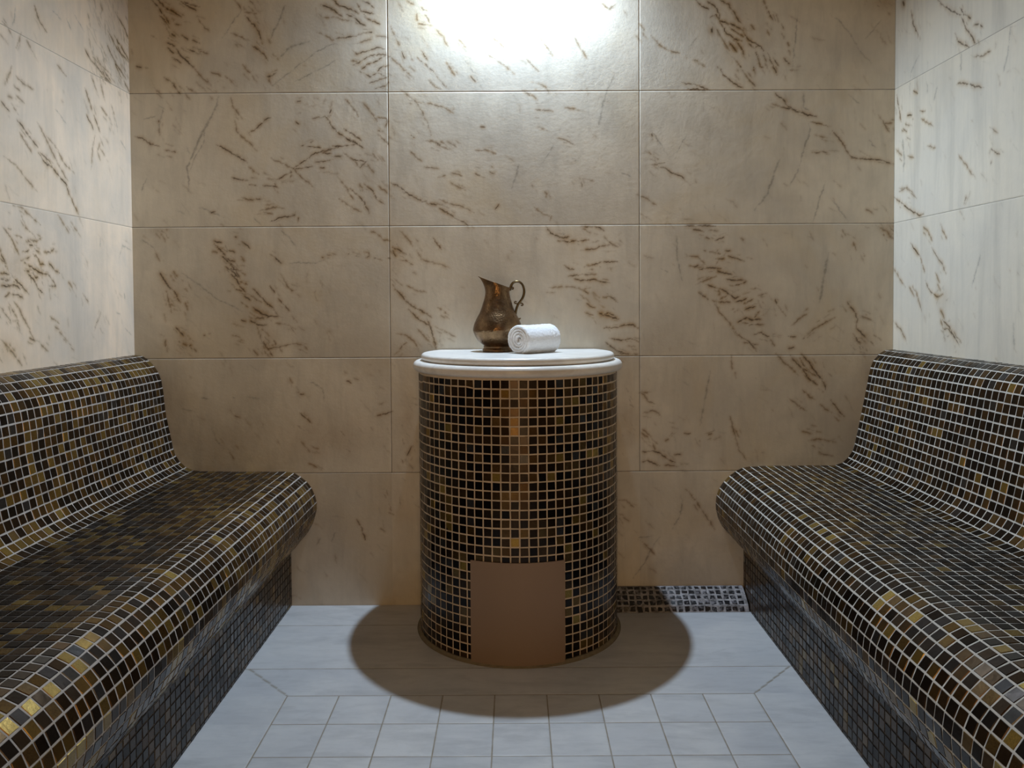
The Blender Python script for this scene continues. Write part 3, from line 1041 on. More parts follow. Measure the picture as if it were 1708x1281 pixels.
class Stone:
    def __init__(self, a, z):
        self.a, self.z = a, z
        self.ch = np.zeros((len(z), len(a), 3), 'f')
        self.seam = np.zeros((len(z), len(a)), 'f')
        self.slab = np.zeros((len(z), len(a)), 'f')

    def dab(self, P, w, amp, ch, soft=1.0):
        for k in range(0, len(P), 10):
            p = P[k:k + 11]; ww = w[k:k + 11]; am = amp[k:k + 11]
            pad = ww.max() * 1.7
            i0, i1 = np.searchsorted(self.z, (p[:, 1].min() - pad, p[:, 1].max() + pad))
            j0, j1 = np.searchsorted(self.a, (p[:, 0].min() - pad, p[:, 0].max() + pad))
            if i1 <= i0 or j1 <= j0: continue
            zz = self.z[i0:i1, None, None]; aa = self.a[None, j0:j1, None]
            d = np.sqrt((aa - p[None, None, :, 0]) ** 2 + (zz - p[None, None, :, 1]) ** 2) / ww
            v = (np.clip(1.35 - d, 0, 1) if soft == 1.0 else np.exp(-(d * 1.4) ** 2)) * am
            blk = self.ch[i0:i1, j0:j1, ch]
            np.maximum(blk, v.max(axis=2), out=blk)

    def stroke(self, kind, P, w, amp=1.0):
        d = np.r_[0, np.cumsum(np.linalg.norm(np.diff(P, axis=0), axis=1))]
        n = max(4, int(d[-1] / 0.0022))
        s = np.linspace(0, d[-1], n)
        Q = np.stack([np.interp(s, d, P[:, 0]), np.interp(s, d, P[:, 1])], axis=1)
        t = np.gradient(Q, axis=0); t /= np.linalg.norm(t, axis=1)[:, None] + 1e-9
        nr = np.stack([-t[:, 1], t[:, 0]], axis=1)
        j = np.convolve(rng.normal(0, 1, n + 8), np.ones(3) / 3, 'same')[4:-4] * 0.0013
        j += np.convolve(rng.normal(0, 1, n + 16), np.ones(9) / 9, 'same')[8:-8] * 0.0026
        j *= np.clip(np.minimum(s, d[-1] - s) / 0.01, 0, 1) * 0.7 + 0.3
        Q = Q + nr * j[:, None]
        mod = np.clip(1 + np.convolve(rng.normal(0, 1, n + 12), np.ones(5) / 5, 'same')[6:-6] * 0.6, 0.6, 1.5)
        tip = np.clip(np.minimum(s, d[-1] - s) / (0.15 * d[-1] + 1e-6), 0.25, 1)
        ww = w * (0.45 + 0.55 * tip) * np.clip(mod, 0.6, 1.3)
        aa = np.clip(amp * mod * (0.5 + 0.5 * tip), 0, 1)
        if kind == 'd':
            self.dab(Q, ww, aa, 0); self.dab(Q[::2], ww[::2] * 5.5, aa[::2] * 0.72, 1, 2)
        elif kind == 'o':
            self.dab(Q, ww, aa * 0.62, 0); self.dab(Q[::2], ww[::2] * 5.0, aa[::2] * 0.72, 1, 2)
        else:
            self.dab(Q, ww * 1.25, aa * 0.62, 2); self.dab(Q[::2], ww[::2] * 4, aa[::2] * 0.14, 2, 2)

    def traced(self, wall, gain=1.0):
        for kind, w, pts, x0, y0, s in VEINS[wall]:
            if kind == 's':
                cx, cy = x0 + pts[0][0] / s, y0 + pts[0][1] / s
                rx, ry = pts[1] / s
                a0, z0 = to_wall(wall, cx, cy)
                a1, _ = to_wall(wall, cx + 5, cy); _, z1 = to_wall(wall, cx, cy + 5)
                ra, rz = rx * abs(a1 - a0) / 5, ry * abs(z1 - z0) / 5
                e = np.exp(-(((self.a[None] - a0) / ra) ** 2 + ((self.z[:, None] - z0) / rz) ** 2))
                self.ch[:, :, 1] = np.clip(self.ch[:, :, 1] + e * w * 1.0, 0, 1)
                for _ in range(int(30 * w)):           # fine threads inside the stained cloud
                    q = rng.normal(0, 0.55, 2) * (ra, rz) + (a0, z0)
                    L = rng.uniform(0.008, 0.035); ang = math.radians(rng.normal(-48, 16))
                    self.stroke('o', np.array([q, q + L * np.array([math.cos(ang), math.sin(ang)])]), 0.0014, rng.uniform(0.25, 0.7))
                continue
            P = np.array([to_wall(wall, x0 + u / s, y0 + v / s) for u, v in pts])
            if wall == 'back': m = 1 / 500.0
            else: m = 1.25 / (FPX / max(1.9, P[:, 0].mean()))
            self.stroke(kind, P, max(0.0015, w * m * 0.44) * gain, 1.0 if kind == 'd' else 0.9)
            for _ in range(int(rng.integers(0, 4)) if kind != 'g' else 0):        # faint companion threads
                q = P[0] + (P[-1] - P[0]) * rng.random() + rng.normal(0, 0.013, 2)
                dv = (P[-1] - P[0]) / (np.linalg.norm(P[-1] - P[0]) + 1e-6)
                L = rng.uniform(0.01, 0.035)
                self.stroke('o', np.array([q, q + dv * L]), 0.0013, rng.uniform(0.25, 0.6))

    def scatter(self, n, a_rng, z_rng, angle=-48, amp=(0.1, 0.4), size=(0.008, 0.05)):
        for _ in range(n):
            q = np.array([rng.uniform(*a_rng), rng.uniform(*z_rng)])
            L = rng.uniform(*size); ang = math.radians(rng.normal(angle, 18))
            mid = q + L * 0.5 * np.array([math.cos(ang), math.sin(ang)]) + rng.normal(0, L * 0.06, 2)
            e = q + L * np.array([math.cos(ang), math.sin(ang)])
            self.stroke('og'[int(rng.random() < 0.4)], np.array([q, mid, e]), rng.uniform(0.001, 0.0019), rng.uniform(*amp))

    def build(self, name, mat, to3, groove, flip=False):
        nz, na = len(self.z), len(self.a)
        AA, ZZ = np.meshgrid(self.a, self.z)
        P = np.stack(to3(AA, ZZ, self.seam * groove), axis=2).reshape(-1, 3)
        idx = np.arange(nz * na).reshape(nz, na)
        q = np.stack([idx[:-1, :-1], idx[:-1, 1:], idx[1:, 1:], idx[1:, :-1]], axis=2).reshape(-1, 4)
        if flip: q = q[:, ::-1]
        me = bpy.data.meshes.new(name)
        me.vertices.add(len(P)); me.vertices.foreach_set('co', P.astype('f').ravel())
        me.loops.add(q.size); me.loops.foreach_set('vertex_index', q.astype('i').ravel())
        me.polygons.add(len(q)); me.polygons.foreach_set('loop_start', np.arange(0, q.size, 4, dtype='i'))
        me.update(calc_edges=True)
        at = me.attributes.new('vein', 'FLOAT_COLOR', 'POINT')
        at.data.foreach_set('color', np.concatenate([self.ch, np.ones((nz, na, 1), 'f')], axis=2).ravel())
        for nm, arr in (('seam', self.seam), ('slab', self.slab)):
            at = me.attributes.new(nm, 'FLOAT', 'POINT'); at.data.foreach_set('value', arr.astype('f').ravel())
        o = link(name, me, mat)
        return o


def joint_mark(st, horiz, vert, gap=0.0016):
    """horiz: (z, a0, a1); vert: (a, z0, z1)"""
    for z, a0, a1 in horiz:
        m = np.abs(st.z - z) < gap * 0.6
        n = (st.a >= a0) & (st.a <= a1)
        st.seam[np.ix_(m, n)] = 1
    for a, z0, z1 in vert:
        m = np.abs(st.a - a) < gap * 0.6
        n = (st.z >= z0) & (st.z <= z1)
        st.seam[np.ix_(n, m)] = 1


# ------------------------------------------------------------------ the room
ROWS = [0.446, 0.831, 1.266, 1.705]
COLS = [-0.412, 0.4155]
st = Stone(axis(COLS, XL, XR, 0.0023), axis(ROWS, -0.01, 2.03, 0.0023, (2.08, 2.14, CEIL)))
joint_mark(st, [(z, XL, XR) for z in ROWS], [(c, ROWS[0], CEIL) for c in COLS])
ri = np.searchsorted(ROWS, st.z); ci = np.searchsorted(COLS, st.a)
st.slab[:] = ri[:, None] * 3 + ci[None] + 1
st.traced('back')
st.scatter(800, (XL, XR), (0.0, 2.03))
wall_back = prop(st.build('wall_back', M_WALL, lambda a, z, g: (a, WALL + g, z), 0.0007), 'cream veined marble slab wall behind the round pedestal', 'wall', kind='structure')

SIDE_ROWS = [0.83, 1.266, 1.705]
for wall, X, sg in (('left', XL, -1), ('right', XR, 1)):
    jv = [1.72] if wall == 'left' else [1.60]
    st = Stone(axis(jv, 1.45, WALL, 0.0025, list(np.arange(FRONT, 1.44, 0.02))), axis(SIDE_ROWS, 0.80, 2.12, 0.0025, (-0.01, 0.2, 0.4, 0.6, 0.7, CEIL)))
    joint_mark(st, [(z, FRONT, WALL) for z in SIDE_ROWS], [(c, 0.8, CEIL) for c in jv])
    st.slab[:] = (np.searchsorted(SIDE_ROWS, st.z) * 3)[:, None] + np.searchsorted(jv, st.a)[None] + (20 if wall == 'left' else 40)
    st.traced(wall)
    ang = -52 if wall == 'left' else -128
    st.scatter(150, (1.85, WALL), (0.8, 2.1), ang, (0.08, 0.3))
    if wall == 'left': st.scatter(150, (2.36, WALL), (1.70, 2.05), -58, (0.2, 0.6), (0.02, 0.07))
    st.scatter(170, (1.45, 1.9), (0.8, 2.1), ang, (0.2, 0.7), (0.02, 0.09))
    prop(st.build('wall_' + wall, M_LEFT if wall == 'left' else M_RIGHT, lambda a, z, g, X=X, sg=sg: (np.full_like(a, X) + sg * g, a, z), 0.0007, flip=(sg < 0)),
         'white veined marble wall above the %s bench' % wall, 'wall', kind='structure')

# floor: marble slabs at the back, a mitred border and a field of small square tiles
FB = 2.005; TP = 0.1335; X0, X1 = -0.591, 0.613
fx = [X0 + TP * 1.0022 * i for i in range(10)]
fy = [FB - TP * 1.03 * i for i in range(9)]
hl = [2.156, 2.45] + fy
st = Stone(axis(fx, XL, XR, 0.0045, (), 0.0022), axis(hl, 0.85, WALL, 0.004, list(np.arange(FRONT, 0.84, 0.06)), 0.0022))
joint_mark(st, [(2.156, XL, XR), (2.45, XL, -0.31)] + [(y, X0, X1) for y in fy], [(x, fy[-1], FB) for x in fx], 0.0030)
for (xa, ya, xb, yb) in ((X0, FB, -0.739, 2.156), (X1, FB, 0.757, 2.156)):
    d = np.hypot(xb - xa, yb - ya)
    AA, ZZ = np.meshgrid(st.a, st.z)
    dist = np.abs((AA - xa) * (yb - ya) - (ZZ - ya) * (xb - xa)) / d
    msk = (dist < 0.0026) & (ZZ > FB) & (ZZ < 2.156)
    st.seam[msk] = np.maximum(st.seam[msk], 0.8)
st.slab[:] = np.where(st.z[:, None] > FB, 60 + (st.z[:, None] > 2.156), 70 + np.searchsorted(fx, st.a)[None] + 11 * np.searchsorted(fy[::-1], st.z)[:, None])
for _ in range(60):
    q = np.array([rng.uniform(-0.75, 0.75), rng.uniform(1.5, WALL)]); L = rng.uniform(0.02, 0.09); ang = math.radians(rng.normal(10, 14))
    st.stroke('g', np.array([q, q + L * np.array([math.cos(ang), math.sin(ang)])]), 0.002, rng.uniform(0.06, 0.25))
prop(st.build('floor', M_FLOOR, lambda a, z, g: (a, z, -g), 0.0009), 'pale grey marble floor with a field of square tiles', 'floor', kind='structure')


def quad(name, pts, mat, label, cat):
    me = bpy.data.meshes.new(name); me.from_pydata(pts, [], [(0, 1, 2, 3)]); me.update()
    return prop(link(name, me, mat), label, cat, kind='structure')


quad('ceiling', [(XL, FRONT, CEIL), (XL, WALL, CEIL), (XR, WALL, CEIL), (XR, FRONT, CEIL)], M_CEIL, 'plain ceiling over the steam room', 'ceiling')
# entrance side: wall with an unseen doorway added as source of the warm fill
DW, DH = 0.36, 2.0
me = bpy.data.meshes.new('wall_front')
vs = []
for y in (FRONT, FRONT - 0.12):
    vs += [(XL, y, 0), (-DW, y, 0), (-DW, y, DH), (DW, y, DH), (DW, y, 0), (XR, y, 0), (XR, y, CEIL), (XL, y, CEIL)]
fs = [(0, 1, 2, 7), (2, 3, 6, 7), (3, 4, 5, 6)]
fs = fs + [tuple(i + 8 for i in f[::-1]) for f in fs] + [(1, 9, 10, 2), (2, 10, 11, 3), (3, 11, 12, 4)]
me.from_pydata(vs, [], fs); me.update()
prop(link('wall_front', me, M_CEIL), 'plain wall with an unseen doorway added for the warm fill', 'wall', kind='structure')

# ------------------------------------------------------------------ the two mosaic benches
PT = 0.0258
M_TL = mosaic('mosaic_brown', 0.64, 1.2)
M_TR = mosaic('mosaic_black', 0.33, 1.0)
M_TP = mosaic('mosaic_drum', 0.36, 1.0)
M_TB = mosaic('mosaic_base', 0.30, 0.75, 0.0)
G_PALE = grout_mat('grout_pale', (0.50, 0.44, 0.38), (0.26, 0.21, 0.16), 0.5)
G_WHITE = grout_mat('grout_white', (0.62, 0.57, 0.49), (0.40, 0.35, 0.28), 0.35)
G_DARK = grout_mat('grout_dark', (0.060, 0.048, 0.038), (0.16, 0.13, 0.10), 0.6)
G_DRUM = grout_mat('grout_drum', (0.66, 0.53, 0.38), (0.42, 0.33, 0.23), 0.5)
G_SEAT = grout_mat('grout_seat_shade', (0.50, 0.44, 0.38), (0.26, 0.21, 0.16), 0.5, (-1.09, -0.76, (0.045, 0.036, 0.028)))  # seat joints painted dark for their dim look at a grazing angle

PROF_L = [(226, 592), (234, 593), (242.6, 596.5), (256, 609), (266.5, 625.6), (272, 648.5), (277, 691), (287, 737), (291.5, 755), (299, 768.5), (310, 779), (324, 785),
          (345, 786.3), (420, 786.8), (475, 787), (487, 788), (502, 795), (518, 811), (527, 832), (528.5, 848.5), (521, 875), (508, 894), (489, 917)]
PROF_R = [(1487.7, 583), (1480, 583.5), (1473, 585.6), (1461.5, 594.4), (1453, 609), (1448, 630.5), (1443.4, 655), (1434.6, 697.7), (1424.8, 742), (1418.9, 757), (1407, 770.5),
          (1394, 775.7), (1370, 776.5), (1300, 777), (1248, 778.5), (1227, 786), (1209, 801), (1197.5, 819), (1193.6, 838.7), (1196, 858.4), (1204, 876.4), (1220.5, 894.4), (1238.5, 911)]
Y0, Y1 = -0.30, WALL - 0.002


def bench(name, side, prof, base_u, label, tile, grouts):
    sg = 1 if side == 'left' else -1
    X = XL if side == 'left' else XR
    uz = np.array([[(on_plane(x, y, 1, WALL)[0] - X) * sg, on_plane(x, y, 1, WALL)[2]] for x, y in prof])
    uz[0, 0] = 0.002
    P = resample(catmull(uz), PT)
    seat_z = np.median(uz[13:15, 1])
    # where the cove turns into the seat
    ic = int(np.argmin(np.abs(P[:, 1] - (seat_z + 0.022)) + (P[:, 0] > 0.3) * 9))
    t = np.arange(Y1, Y0, -PT)
    root = empty(name, (X + sg * 0.3, 1.15, 0))
    prop(root, label, 'bench')
    mp = lambda u, z, y: (X + sg * u, y, z)

    def part(nm, rows, poly, grout, tile=tile):
        mb = MB()
        prism(mb, poly if sg > 0 else poly[::-1], Y1, t[-1], mp)
        G = np.array([[mp(u, z, y) for y in t] for u, z in rows])
        tiles(mb, G, 0.0031, PT, PT, flip=(sg > 0))
        return link(nm, mb.mesh(nm), [tile, grout], root)
    zt, zc, zn = P[0, 1], P[ic, 1], P[-1, 1]
    part('backrest', P[:ic + 1], list(map(tuple, P[:ic + 1])) + [(0.002, zc)] , grouts[0])
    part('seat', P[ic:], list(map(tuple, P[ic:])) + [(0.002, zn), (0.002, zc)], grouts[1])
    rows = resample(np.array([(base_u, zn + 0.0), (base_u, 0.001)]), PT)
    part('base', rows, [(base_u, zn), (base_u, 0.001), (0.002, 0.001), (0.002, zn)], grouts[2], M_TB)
    return root


bl = on_plane(487, 1010, 1, WALL)[0] - XL
br = XR - on_plane(1240, 1007, 1, WALL)[0]
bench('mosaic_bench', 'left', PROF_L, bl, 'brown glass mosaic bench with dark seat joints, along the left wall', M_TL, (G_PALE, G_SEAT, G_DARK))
bench('mosaic_bench', 'right', PROF_R, br, 'black glass mosaic bench with bright white joints, along the right wall', M_TR, (G_WHITE, G_WHITE, G_DARK))

# ------------------------------------------------------------------ round pedestal
PC = np.array([0.0094, 2.467]); PR = 0.307
ped = prop(empty('pedestal', (PC[0], PC[1], 0)), 'round pedestal clad in dark mosaic against the back wall', 'pedestal')


def round_points(r, n=160, back=0.003):
    th = np.linspace(0, 2 * PI, n, endpoint=False) - PI / 2
    x = PC[0] + r * np.cos(th); y = np.minimum(PC[1] + r * np.sin(th), WALL - back)
    return np.stack([x, y], axis=1)


mb = MB()
poly = round_points(PR)
prism(mb, [tuple(p) for p in poly], 0.001, 0.803, lambda x, y, z: (x, y, z))
ncol = 48; half = (ncol / 2) * PT / PR
th = -PI / 2 + np.linspace(-half, half, ncol + 1) + 0.006
zs = np.r_[np.arange(0.798, 0.012, -PT), 0.004]
rr = PR * (1 + 0 * th)
G = np.array([[(PC[0] + PR * math.cos(a), PC[1] + PR * math.sin(a), z) for a in th] for z in zs])
patch = slice(int(ncol / 2) - 14, int(ncol / 2) - 5)
G[1, patch, 2] += 0.004                        # the crooked repair under the rim
G[0, patch, 2] -= 0.001
tiles(mb, G, 0.0031, PT, PT, flip=False)
link('drum', mb.mesh('drum'), [M_TP, G_DRUM], ped)

k = N('brown_panel')
pn = k.noise(k.mapping(k.obj(), (1, 1, 0.02)), 9.0, 2)
M_PANEL = k.out(color=k.mix(pn, c4(0.26, 0.185, 0.125), c4(0.30, 0.205, 0.145)), rough=0.5, spec=0.3)
mb = MB()
a = np.linspace(-math.asin(0.1365 / 0.312), math.asin(0.1275 / 0.312), 40) - PI / 2
ring = []
for r in (PR + 0.0012, PR + 0.0052):
    for z in (0.001, 0.291):
        ring.append([(PC[0] + r * math.cos(q), PC[1] + r * math.sin(q), z) for q in a])
S = np.array([ring[0], ring[2], ring[3], ring[1]])
mb.grid(S, 0, False, closed_i=True, flip=True)
for j in (0, 39):
    mb.add(S[:, j], [(0, 1, 2, 3) if j else (3, 2, 1, 0)])
pan = link('access_panel', mb.mesh('access_panel'), [M_PANEL], ped)
pan['label'] = 'plain curved brown panel at the foot of the drum'


def round_slab(name, r, z0, z1, mat, parent, edge, loc=None):
    mb = MB()
    h = (z1 - z0) / 2
    prof = [(r - edge + edge * math.cos(q), (z0 + z1) / 2 + h * math.sin(q)) for q in np.linspace(-PI / 2, PI / 2, 13)]
    rings = []
    for rk, z in prof:
        p = round_points(rk, 200, 0.004)
        rings.append(np.c_[p, np.full(len(p), z)])
    S = np.array(rings)
    mb.grid(S, 0, True, closed_j=True)
    n = S.shape[1]
    mb.add(S[0], [tuple(range(n))[::-1]]); mb.add(S[-1], [tuple(range(n))])
    me = mb.mesh(name, None)
    return link(name, me, [mat], parent)


rim = round_slab('rim', 0.325, 0.803, 0.834, M_SLAB, ped, 0.015)
rim['label'] = 'white marble rim with a rounded edge'
lid = round_slab('marble_lid', 0.3005, 0.8345, 0.856, M_SLAB, None, 0.0095)
prop(lid, 'thin white marble lid lying on the pedestal rim, under the jug', 'lid')
k = N('old_sealant')
M_SEAL = k.out(color=k.mix(k.noise(k.obj(), 60.0, 4), c4(0.30, 0.24, 0.14), c4(0.12, 0.09, 0.05)), rough=0.7)
mb = MB()
aa = np.linspace(-half, half, 120) - PI / 2
S = np.array([[(PC[0] + (PR + 0.001 + w) * math.cos(q), PC[1] + (PR + 0.001 + w) * math.sin(q), z) for q in aa] for w, z in ((0.0, 0.009), (0.003, 0.006), (0.007, 0.0015), (0.011, 0.0002), (0, 0.0002))])
mb.grid(S, 0, True, closed_i=True, flip=False)
link('sealant_bead', mb.mesh('sealant_bead', None), [M_SEAL], ped)

# ------------------------------------------------------------------ limescaled kerb in the corner
k = N('limescaled_tile')
p = k.obj()
a_ = k.attr('tile')
M_KT = k.out(color=k.mix(k.ramp(k.noise(p, 55.0, 5, 0.7), [(0.52, 0.0), (0.64, 1.0)]), c4(0.010, 0.009, 0.010), c4(0.22, 0.21, 0.22)), rough=0.35, spec=0.5)
k = N('limescaled_grout')
p = k.obj()
k.bump(k.noise(p, 120.0, 5, 0.7), 0.6, 0.004)
M_KG = k.out(color=k.mix(k.ramp(k.noise(p, 40.0, 5, 0.7), [(0.40, 0.0), (0.62, 1.0)]), c4(0.42, 0.40, 0.40), c4(0.15, 0.14, 0.135)), rough=0.8)
KP = [(WALL - 0.002, 0.060), (2.597, 0.052), (2.580, 0.042), (2.563, 0.031), (2.546, 0.019), (2.536, 0.0005)]
kx0, kx1 = 0.322, XR - br - 0.004
mb = MB()
prism(mb, KP + [(WALL - 0.002, 0.0005)], kx0, kx1, lambda y, z, x: (x, y, z), 1)
xs = np.arange(kx0 + 0.004, kx1, 0.0222)
G = np.array([[(x, y, z) for x in xs] for y, z in KP])
G[1:-1, :, 2] += rng.normal(0, 0.0006, G[1:-1, :, 2].shape)
tiles(mb, G, 0.004, 0.02, 0.022, h=0.0008, bev=0.0012, jit=0.06, tilt=0.0003, flip=False, shrink=lambda sh: rng.uniform(0, 0.09, sh))
kerb = link('mosaic_kerb', mb.mesh('mosaic_kerb'), [M_KT, M_KG])
prop(kerb, 'low limescale-whitened mosaic kerb between the pedestal and the right bench', 'kerb')

# ------------------------------------------------------------------ copper jug
JX, JY, JZ = -0.0535, 2.506, 0.8565
SC = 1 / 4253.0 * (JY / 2.475)
jug = prop(empty('copper_jug', (JX, JY, JZ)), 'hammered copper jug with a pointed spout and curled handle on the marble lid', 'jug')
k = N('hammered_copper')
p = k.obj()
v = k.new('ShaderNodeTexVoronoi'); k.set(v.inputs['Vector'], p); v.inputs['Scale'].default_value = 190.0
k.bump(k.math('ADD', v.outputs['Distance'], k.math('MULTIPLY', k.noise(p, 60.0, 3), 0.6)), 0.55, 0.0012)
M_CU = k.out(color=k.mix(k.ramp(k.noise(p, 22.0, 6, 0.7), [(0.35, 0.0), (0.65, 1.0)]), c4(0.27, 0.165, 0.082), c4(0.125, 0.074, 0.038)), metal=0.92,
             rough=k.ramp(k.noise(p, 35.0, 4), [(0.3, 0.26), (0.7, 0.42)]))
k = N('aged_brass')
p = k.obj()
M_BR = k.out(color=k.mix(k.noise(p, 70.0, 4), c4(0.20, 0.14, 0.06), c4(0.05, 0.04, 0.025)), metal=0.9, rough=0.33)
BASE = 1130.0; CXJ = 400.0


def jr(pts, k=10): return catmull(np.array(pts, float), k)


body = jr([(188, 62), (176, 74), (180, 84), (205, 100), (242, 130), (278, 175), (303, 225), (320, 272), (322, 300), (312, 345), (292, 400), (262, 460), (232, 515), (208, 575), (188, 640), (170, 700), (158, 760), (155, 790)], 5)
nth = 64
ths = np.linspace(0, 2 * PI, nth, endpoint=False)
rings = []
for r, h in body:
    rings.append([((-math.cos(q)) * r * SC, math.sin(q) * r * SC, h * SC) for q in ths])
Lc = jr([(245, 790), (238, 840), (222, 890), (195, 945), (168, 982), (145, 1003)], 4)
Rc = jr([(555, 790), (558, 805), (561, 818), (565, 829), (570, 838), (575, 844)], 4)
m = len(Lc)
for i in range(1, m):
    t = i / (m - 1)
    xl, zl = Lc[i]; xr, zr = Rc[i]
    ring = []
    for q in ths:
        cq = math.cos(q)
        x = (xl + xr) / 2 - (xr - xl) / 2 * cq - CXJ
        f = (1 + cq) / 2
        z = zr + (zl - zr) * (f ** (1 + 0.12 * t))
        w = 155 - 6 * t
        y = w * math.sin(q) * (1 - 0.62 * t * max(0, cq) ** 1.5)
        ring.append((x * SC, y * SC, z * SC))
    rings.append(ring)
S = np.array(rings)
mb = MB(); mb.grid(S, 0, True, closed_j=True, flip=False)
mb.add(S[0], [tuple(range(nth))[::-1]])
jb = link('body', mb.mesh('body', None), [M_CU], jug, (JX, JY, JZ))
so = jb.modifiers.new('wall', 'SOLIDIFY'); so.thickness = 0.0014; so.offset = -1
ft = jr([(150, 0), (197, 1), (203, 10), (200, 28), (192, 40), (186, 52), (187, 64), (176, 70), (120, 70)], 4)
S = np.array([[(-math.cos(q) * r * SC, math.sin(q) * r * SC, h * SC) for q in ths] for r, h in ft])
mb = MB(); mb.grid(S, 0, True, closed_j=True); mb.add(S[0], [tuple(range(nth))[::-1]]); mb.add(S[-1], [tuple(range(nth))])
link('foot', mb.mesh('foot', None), [M_CU], jug, (JX, JY, JZ))


def tube(mb, pts, rad, n=12, k=10, flat=1.0):
    """swept round bar; pts in jug trace units (x from axis, height), lying in the plane y = 0"""
    C = catmull(np.array(pts, float), k)
    t = np.gradient(C, axis=0); t /= np.linalg.norm(t, axis=1)[:, None] + 1e-9
    nr = np.stack([-t[:, 1], t[:, 0]], axis=1)
    rad = np.interp(np.linspace(0, 1, len(C)), np.linspace(0, 1, len(rad)), rad)
    S = []
    for c, nn, r in zip(C, nr, rad):
        S.append([((c[0] + nn[0] * r * math.cos(q)) * SC, r * flat * math.sin(q) * SC, (c[1] + nn[1] * r * math.cos(q)) * SC) for q in np.linspace(0, 2 * PI, n, endpoint=False)])
    S = np.array(S)
    mb.grid(S, 0, True, closed_j=True)
    mb.add(S[0], [tuple(range(n))[::-1]]); mb.add(S[-1], [tuple(range(n))])


def tz(pts): return [(x - CXJ, BASE - y) for x, y in pts]


mb = MB()
tube(mb, tz([(566, 322), (574, 290), (588, 250), (612, 218), (650, 203), (695, 208), (732, 240), (752, 290), (757, 345), (744, 405), (715, 455), (684, 495), (662, 540), (648, 590), (640, 640), (646, 672)]),
     [16, 19, 18, 17, 16, 15, 15, 16, 17, 17, 16, 16, 17, 17, 16, 15], flat=1.4)
hd = link('handle', mb.mesh('handle', None), [M_BR], jug, (JX, JY, JZ))
hd['label'] = 'dark brass handle'
for pts, rr_ in (([(676, 505), (655, 497), (634, 492), (630, 474), (646, 466), (656, 478)], [10, 9, 9, 8, 7, 7]),
                 ([(684, 490), (705, 490), (728, 494), (741, 508), (735, 523), (718, 522), (716, 510)], [10, 9, 9, 9, 8, 7, 7]),
                 ([(580, 285), (598, 278), (612, 288), (606, 304), (592, 300)], [9, 10, 10, 9, 7]),
                 ([(646, 668), (662, 688), (684, 700), (702, 697), (700, 688)], [9, 9, 10, 10, 7])):
    mb = MB()
    tube(mb, tz(pts), rr_)
    link('scroll', mb.mesh('scroll', None), [M_BR], hd)['label'] = 'small curled brass scroll'
    COL.objects[-1].location = (0, 0, 0)

# ------------------------------------------------------------------ rolled towel
k = N('terry_cloth')
p = k.obj()
k.bump(k.math('ADD', k.noise(p, 420.0, 4, 0.7), k.math('MULTIPLY', k.noise(p, 90.0, 3), 0.7)), 0.8, 0.0022)
M_TW = k.out(color=k.mix(k.noise(p, 150.0, 3), c4(0.80, 0.80, 0.80), c4(0.88, 0.88, 0.87)), rough=0.95, spec=0.1, sheen=0.35)
TL, TR_, TH = 0.150, 0.0475, 0.0098
turns = 4.3
ns, na_ = 420, 60
th = np.linspace(0, turns * 2 * PI, ns)
rad = 0.0055 + (TR_ - TH / 2 - 0.0055) * (th / th[-1]) ** 0.92
ax = np.linspace(-TL / 2, TL / 2, na_)
end = 0.009
fall = np.sqrt(np.clip(1 - (np.clip(np.abs(ax) - (TL / 2 - end), 0, None) / end) ** 2, 0.0, 1)) * 0.94 + 0.06
tip = np.clip(np.minimum(th, th[-1] - th) / 0.35, 0.2, 1) ** 0.6
S_out = np.zeros((ns, na_, 3)); S_in = np.zeros((ns, na_, 3))
wob = np.convolve(rng.normal(0, 1, ns + 40), np.ones(25) / 25, 'same')[20:-20] * 0.006 + 0.004 * (1 - th / th[-1])
fl = rng.normal(0, 0.00055, (ns, na_))
ph = -0.62 * PI - th[-1]
for i in range(ns):
    c, s = math.cos(th[i] + ph), math.sin(th[i] + ph)
    lump = 1 + 0.02 * math.sin(3 * th[i] * 0.37 + 1.0) + 0.02 * np.sin(ax * 40 + th[i])
    half_t = TH / 2 * fall * tip[i]
    x = ax - np.sign(ax) * wob[i] * (np.abs(ax) / (TL / 2)) ** 4
    ro = rad[i] * lump + half_t + fl[i]; ri_ = rad[i] * lump - half_t
    S_out[i] = np.stack([x, c * ro, s * ro], axis=1); S_in[i] = np.stack([x, c * ri_, s * ri_], axis=1)
for S in (S_out, S_in):
    S[:, :, 1] *= 1.05
    z = S[:, :, 2]; lo = -0.0435
    S[:, :, 2] = np.where(z < lo + 0.006, lo + (z - lo - 0.006) * 0.12 + 0.006 * 0.5, z)
zmin = min(S_out[:, :, 2].min(), S_in[:, :, 2].min())
mb = MB()
ring = np.concatenate([S_out, S_in[:, ::-1]], axis=1)          # closed loop across the strip
mb.grid(ring, 0, True, closed_j=True, flip=True)
n2 = ring.shape[1]
mb.add(ring[0], [tuple(range(n2))]); mb.add(ring[-1], [tuple(range(n2))[::-1]])
tw = link('rolled_towel', mb.mesh('rolled_towel', None), [M_TW])
ta = math.radians(45)
near = np.array([0.0085, 2.378])
cen = near + np.array([math.cos(ta), math.sin(ta)]) * TL / 2
tw.location = (cen[0], cen[1], 0.8565 - zmin)
tw.rotation_euler = (0, 0, ta)
prop(tw, 'rolled white terry towel lying in front of the copper jug', 'towel')

KEY, DOOR = 120.0, 4.9
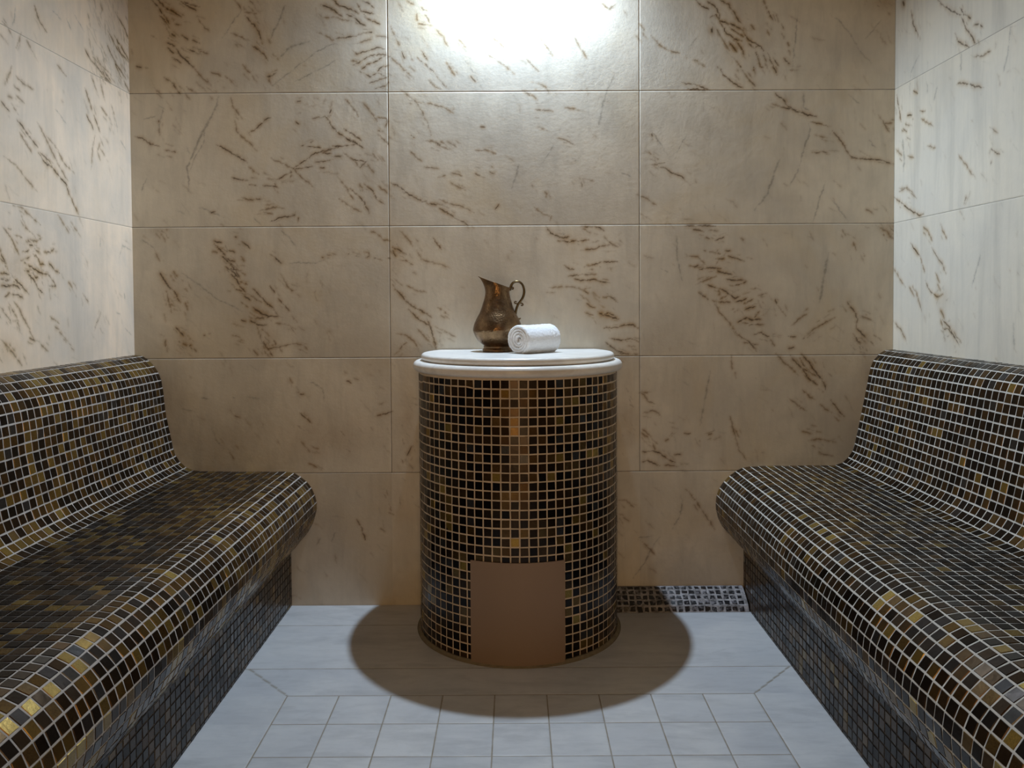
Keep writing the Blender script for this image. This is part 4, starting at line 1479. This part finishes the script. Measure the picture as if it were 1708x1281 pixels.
# ------------------------------------------------------------------ room downlight and added doorway fill
def lamp(name, loc, size, power, colour, spread=PI):
    d = bpy.data.lights.new(name, 'AREA'); d.shape = 'DISK'; d.size = size; d.energy = power; d.color = colour; d.spread = spread
    o = bpy.data.objects.new(name, d); o.location = loc; COL.objects.link(o)
    return o


d = bpy.data.lights.new('cool_downlight', 'SPOT')
d.energy = KEY; d.color = (0.62, 0.79, 1.0); d.shadow_soft_size = 0.02; d.spot_size = math.radians(172); d.spot_blend = 0.70
o = bpy.data.objects.new('cool_downlight', d); o.location = (0.004, 2.567, 2.19); COL.objects.link(o)
d = bpy.data.lights.new('doorway_fill', 'AREA')  # warm fill panel added behind the unseen doorway
d.shape = 'RECTANGLE'; d.size = 0.7; d.size_y = 1.9; d.energy = DOOR; d.spread = math.radians(95); d.color = (1.0, 0.60, 0.27)
o = bpy.data.objects.new('doorway_fill', d); o.location = (0, FRONT - 0.14, 1.0); o.rotation_euler = (PI / 2, 0, 0); COL.objects.link(o)

# ------------------------------------------------------------------ camera
cam = bpy.data.cameras.new('camera')
cam.sensor_fit = 'HORIZONTAL'; cam.sensor_width = 36.0; cam.lens = FPX * 36.0 / 1708.0
cam.shift_x = (854.0 - CX0) / 1708.0
cam.shift_y = (CY0 - 640.5) / 1708.0
cam.clip_start = 0.02
co = bpy.data.objects.new('camera', cam)
mw = Matrix(((RT[0], UP[0], -F[0], 0), (RT[1], UP[1], -F[1], 0), (RT[2], UP[2], -F[2], EYE), (0, 0, 0, 1)))
co.matrix_world = mw
COL.objects.link(co)
sc = bpy.context.scene
sc.camera = co

w = bpy.data.worlds.new('world'); w.use_nodes = True
w.node_tree.nodes['Background'].inputs[0].default_value = (0, 0, 0, 1)
sc.world = w
sc.view_settings.view_transform = 'Standard'
sc.view_settings.look = 'None'
sc.view_settings.exposure = 0.0
sc.view_settings.gamma = 1.0
sc.view_settings.use_curve_mapping = False
sc.cycles.max_bounces = 10
sc.cycles.diffuse_bounces = 6
sc.cycles.use_denoising = True
